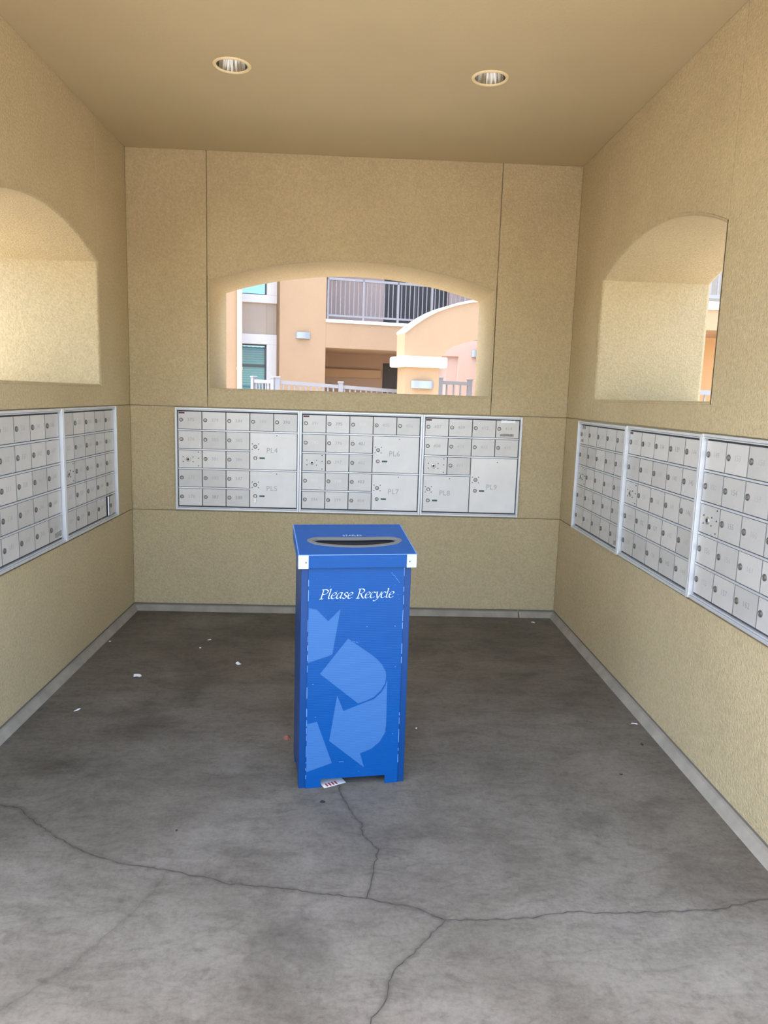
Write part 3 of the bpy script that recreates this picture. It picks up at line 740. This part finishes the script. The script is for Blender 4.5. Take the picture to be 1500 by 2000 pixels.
scrap('paper_scrap', -1.359, 3.575, .010, .048, -.5, 'thin white paper sliver nearest the viewer on the left', 'paper scrap', h=.004, seed=7)
scrap('paper_scrap', -1.535, 4.613, .016, .010, .2, 'white speck beside the left wall curb', 'paper scrap', h=.004, seed=8)
scrap('paper_scrap', 1.32, 5.187, .030, .020, -.4, 'white scrap in the back right corner of the floor', 'paper scrap', h=.006, seed=9)
scrap('paper_scrap', 1.440, 3.501, .036, .010, -.3, 'white sliver beside the right wall curb', 'paper scrap', h=.004, seed=10)
scrap('pebble', 1.391, 3.271, .016, .014, 0, 'dark round pebble near the right wall curb', 'pebble', GUM, h=.008, seed=11)
scrap('pebble', 1.189, 2.987, .020, .010, 0, 'dark flat speck on the right part of the floor', 'pebble', GUM, h=.003, seed=12)
scrap('paper_scrap', .328, 3.416, .010, .010, 0, 'single white speck right of the blue bin', 'paper scrap', h=.004, seed=13)
scrap('dry_leaf', -.285, 3.285, .040, .035, .4, 'dry reddish leaf at the left foot of the blue bin', 'leaf', LEAF, h=.016, seed=14)
scrap('gum_spot', -.098, 2.747, .022, .022, 0, 'round black gum spot on the floor in front of the bin', 'gum spot', GUM, h=.001, seed=15)
scrap('gum_spot', -.623, 2.543, .009, .013, 0, 'small black speck on the floor left of the crack', 'gum spot', GUM, h=.001, seed=16)
t = tag(empty('paper_flyer', (-.075, 2.915, 0), .5), 'printed white paper slip poking out under the blue bin', 'paper')
mb = MB(); mb.prism([(-.05, .0015), (.05, .0015), (.05, .0023), (-.05, .0023)], -.05, .09); mb.build('sheet', PAPER, t)
mb = MB()
for i in range(4): mb.box(-.035+.014*i, -.027+.014*i, -.045, -.02, .0024, .0026)
mb.build('red_print', mat('red_ink', (.45, .06, .05), .7), t)

# ------------------------------------------------------------------ apartment building seen through the back window
FA = math.radians(14)
apt = tag(empty('apartment_building', (-.70, 16.5, 0), FA), 'peach stucco apartment building with a railed balcony, beyond the back window', 'building')
def part(name, m, *boxes, parent=None, bevel=0.):
    os_ = [MB().box(*b).build(name, m, parent or apt, bevel=bevel) for b in boxes]
    return os_[0]
part('projecting_wall', PEACH, (-6, -1.93, -.6, .9, -.06, 7.5))
part('pilaster_wall', PEACH, (-1.005, -.01, 0, 2.2, -.06, 7.5))
part('recessed_wall', TAUPE, (-1.95, -1.0, .5, .8, -.06, 1.0), (-1.95, -1.0, .5, .8, 2.83, 3.49), (-1.95, -1.0, .5, .8, 5.4, 7.5))
part('panel_joint', SUBSTRATE, (-1.222, -1.214, .495, .5, 2.83, 3.49))
def apt_window(z0, z1, za, zb, meet=None):
    f = part('window_trim', WTRIM, (-1.95, -1.0, .44, .75, za, z0), (-1.95, -1.0, .44, .75, z1, zb), (-1.22, -1.0, .44, .75, z0, z1), (-1.95, -1.90, .44, .75, z0, z1), bevel=.008)
    b = .03
    boxes = [(-1.90, -1.22, .55, .60, z0, z0+b), (-1.90, -1.22, .55, .60, z1-b, z1), (-1.90, -1.90+b, .55, .60, z0, z1), (-1.22-b, -1.22, .55, .60, z0, z1)]
    if meet: boxes.append((-1.90, -1.22, .55, .60, meet-.03, meet+.03))
    part('window_frame', BRONZE, *boxes, parent=f)
    if meet:
        part('pane', GLASS, (-1.90+b, -1.22-b, .560, .564, z0+b, meet-.03), parent=f); part('pane', GLASS, (-1.90+b, -1.22-b, .560, .564, meet+.03, z1-b), parent=f)
    else: part('pane', GLASS, (-1.90+b, -1.22-b, .560, .564, z0+b, z1-b), parent=f)
    part('room_backing', DARKDOOR, (-1.95, -1.0, .78, .8, z0, z1), parent=f)
    return f
fw = apt_window(3.66, 5.2, 3.49, 5.4)
fw = apt_window(1.15, 2.62, 1.0, 2.83, 2.16)
z = 1.2
while z < 2.6:
    o = MB().quad([(-1.87, .590, z), (-1.25, .590, z), (-1.25, .598, z+.045), (-1.87, .598, z+.045)]).build('blind_slat', BLIND, fw, recalc=False); z += .05
ds = tag(MB().lathe([(.05, 0), (.05, 7.5)], seg=14).lathe([(.058, 2.02), (.058, 2.08)], seg=14).build('downspout', PIPEM, apt, smooth=False)); ds.location = (-1.90, -.68, 0)
part('balcony_slab', PEACH, (-.01, 5.0, 0, 2.2, 2.585, 3.12), bevel=.01)
part('slab_cap', WTRIM, (-.01, 5.0, -.03, .25, 3.12, 3.19), bevel=.01)
part('balcony_back_wall', mat('mauve_stucco', (.50, .38, .33), .9), (-.01, 1.78, 1.8, 2.0, 3.19, 6.0), (3.47, 5.0, 1.8, 2.0, 3.19, 6.0), (1.78, 3.47, 1.8, 2.0, 5.4, 6.0))
dr = part('balcony_door', DARKDOOR, (1.78, 3.47, 1.93, 1.96, 3.19, 5.4))
part('door_frame', BRONZE, (2.58, 2.66, 1.90, 1.93, 3.19, 5.4), parent=dr)
part('balcony_ceiling', PEACH, (-.01, 5, 0, 2.2, 5.75, 6.0))
part('balcony_side_wall', PEACH, (5.0, 8, 0, 2.2, -.06, 7.5))
rl_ = part('balcony_railing', RAILM, (.02, 4.98, .05, .09, 3.26, 3.30), (.02, 4.98, .045, .095, 4.02, 4.07))
for i in range(7): part('railing_post', RAILM, (.02+.79*i-.005*(i > 0), .06+.79*i, .045, .095, 3.17, 4.07), parent=rl_)
balm = MB().box(-.008, .008, -.008, .008, 0, .74).mesh('baluster', RAILM)
x = .12
while x < 4.95:
    if min(abs(x-(.04+.79*i)) for i in range(7)) > .04: at(link('baluster', balm, rl_), x, .07, 3.29)
    x += .0985
# porch below the balcony
part('porch_back_wall', mat('brown_stucco', (.38, .26, .17), .9), (-.01, 1.86, 2.0, 2.2, -.06, 2.585), (1.86, 5.0, 2.0, 2.2, 2.40, 2.585))
part('porch_beam', PEACHL, (-.01, 1.80, 1.93, 2.0, 2.02, 2.21))
part('porch_opening_shade', DARKDOOR, (1.86, 5.0, 2.15, 2.2, -.06, 2.40))  # dark board painted as the shaded depth of the opening
def sconce(name, loc, rz, wd, ht, label):
    t = tag(empty(name, loc, rz), label, 'wall light', 'curved wall lights outside')
    mb = MB(); n = 14; pr = []
    for i in range(n+1):
        a = math.pi*(.12+.76*i/n); pr.append((wd/2*math.cos(a)/math.cos(math.pi*.12), -.10*math.sin(a)+.03))
    for x, y in pr: mb.v += [(x, y, 0), (x, y, ht), (x*.94, y+.006, 0), (x*.94, y+.006, ht)]
    for i in range(n):
        for q in ((0, 1, 5, 4), (2, 6, 7, 3), (1, 3, 7, 5), (0, 4, 6, 2)): mb.f.append(tuple(4*i+v for v in q)); mb.m.append(0)
    mb.build('shade', SCONCE, t); MB().box(-wd*.4, wd*.4, -.012, 0, ht*.1, ht*.9).build('back_plate', SCONCE, t)
def apt_pt(x, y, z): c, s = math.cos(FA), math.sin(FA); return (-.70+c*x-s*y, 16.5+s*x+c*y, z)
sconce('wall_sconce', apt_pt(-.505, 0, 2.75), FA, .32, .135, 'curved steel wall light on the peach wall left of the balcony')

# ------------------------------------------------------------------ entry pillar with arched wing wall
PA = tag(empty('entry_arch', apt_pt(0, -5.25, 0), FA), 'square peach pillar with white cap carrying a curved arch wall, beyond the back window', 'pillar')
def ppart(name, m, *boxes, bevel=0.):
    return part(name, m, *boxes, parent=PA, bevel=bevel)
ppart('pillar', PEACHL, (.16, .70, 0, .42, -.06, 2.05))
ppart('pillar_cap', CAPW, (.05, .80, -.09, .51, 2.04, 2.20), bevel=.025)
top = [(.13, 2.54), (.28, 2.66), (.44, 2.77), (.60, 2.86), (.77, 2.93), (.95, 2.99), (1.15, 3.04), (1.40, 3.075), (1.75, 3.09), (2.3, 3.09)]
bot = [(2.3, 2.56), (1.75, 2.55), (1.30, 2.49), (1.10, 2.44), (.92, 2.38), (.80, 2.30), (.72, 2.20), (.13, 2.20)]
MB().prism(list(reversed(top+bot)), .0, .40).build('arch_wall', PEACH, PA)
cp = [(x, z) for x, z in top]+[(x, z+.035) for x, z in reversed(top)]
MB().prism(cp, -.03, .43).build('arch_sunlit_top', CAPW, PA)  # white strip put in for the sunlit top of the arch wall
ppart('far_pillar', PEACH, (1.85, 2.6, 0, .40, -.06, 2.6))
sconce('wall_sconce', apt_pt(.43, -5.25, 1.725), FA, .36, .115, 'curved steel wall light on the front of the square pillar')
# entry wall behind the arch
EW = tag(empty('entry_wall', apt_pt(1.2, -3.5, 0), FA), 'pinkish entry wall with a dark doorway seen under the arch', 'wall')
part('doorway', DARKDOOR, (-.3, .29, .65, .7, -.06, 2.32), parent=EW)  # dark board in place of the unlit depth behind
part('wall_face', mat('pink_stucco', (.62, .45, .36), .9), (.50, 3.2, 0, .9, -.06, 2.75), (-.3, .50, 0, .9, 2.33, 2.6), (.29, .50, .05, .9, -.06, 2.33), parent=EW)
sconce('wall_sconce', apt_pt(2.04, -3.5, 2.33), FA, .2, .12, 'small wall light at the right edge under the arch')

# ------------------------------------------------------------------ guard rails outside the back window
def guard_rail(label, p0, p1, z0, z1, n_post, gap, closed=True):
    d = Vector((p1[0]-p0[0], p1[1]-p0[1], 0)); L_ = d.length
    t = tag(empty('guard_rail', (p0[0], p0[1], 0), math.atan2(d.y, d.x)), label, 'railing', 'guard rails outside')
    for za, zb in ((-.055, 0), (-.95, -.91)):
        mb = MB(); mb.v += [(0, -.02, z0+za), (L_, -.02, z1+za), (L_, .02, z1+za), (0, .02, z0+za), (0, -.02, z0+zb), (L_, -.02, z1+zb), (L_, .02, z1+zb), (0, .02, z0+zb)]
        k = len(mb.v)-8
        for f in ((0,3,2,1),(4,5,6,7),(0,1,5,4),(1,2,6,5),(2,3,7,6),(3,0,4,7)): mb.f.append(tuple(k+i for i in f)); mb.m.append(0)
        mb.build('rail', RAILM, t)
    for i in range(n_post+1):
        x = L_*i/n_post; zt = z0+(z1-z0)*i/n_post
        p = MB().box(-.035, .035, -.035, .035, -.06, zt+.03).build('post', RAILM, t); at(p, x, 0, 0)
        c = MB().box(-.045, .045, -.045, .045, zt+.03, zt+.055).build('post_cap', RAILM, p, bevel=.008)
    x = gap
    while x < L_-.03:
        if min(abs(x-L_*i/n_post) for i in range(n_post+1)) > .05:
            zt = z0+(z1-z0)*x/L_; at(link('baluster', balm2, t), x, 0, zt-.93)
        x += gap
balm2 = MB().box(-.011, .011, -.011, .011, 0, .90).mesh('baluster', RAILM)
guard_rail('grey metal guard rail running from the left window to the pillar', (-1.25, 11.9), (.72, 12.2), 1.79, 1.70, 2, .088)
guard_rail('short grey rail section set back at the left end of the long rail', (-1.72, 12.6), (-1.34, 12.2), 1.80, 1.79, 1, .085)
guard_rail('short grey rail section between the pillar and the entry wall', apt_pt(.98, -4.55, 0)[:2], apt_pt(1.50, -4.55, 0)[:2], 1.87, 1.86, 1, .12)

# ------------------------------------------------------------------ wing seen through the right window
RW = tag(empty('building_wing', (4.2, 11.5, 0)), 'sliver of a cream building wing with balcony rail, seen through the right window', 'building')
def rpart(name, m, *boxes): return part(name, m, *boxes, parent=RW)
rpart('slab', CAPW, (0, 6, -.03, 2.5, 3.04, 3.16)); rpart('slab_beam', PEACHL, (0, 6, 0, 2.5, 2.74, 3.04))
rpart('back_wall', mat('orange_shade_stucco', (.62, .36, .16), .9), (0, 6, 1.3, 1.5, -.06, 2.74)); rpart('upper_wall', TAUPE, (0, 6, 1.6, 1.8, 3.16, 6))  # orange tint of the shaded recess put into the wall colour
rpart('upper_roof', PEACH, (0, 6, 0, 1.8, 5.8, 6)); rpart('end_wall', PEACH, (-.2, 0, 0, 2.5, -.06, 6))
r_ = rpart('railing', RAILM, (0, 6, .05, .09, 3.22, 3.27), (0, 6, .05, .09, 4.15, 4.2))
for i in range(1, 52): at(link('baluster', balm2, r_), .115*i, .07, 3.26)
r_ = rpart('lower_railing', RAILM, (0, 6, -.1, -.06, 1.76, 1.83), (0, 6, -.1, -.06, .90, .94))
for i in range(1, 52): at(link('baluster', balm2, r_), .115*i, -.08, .9)

bpy.context.view_layer.update()
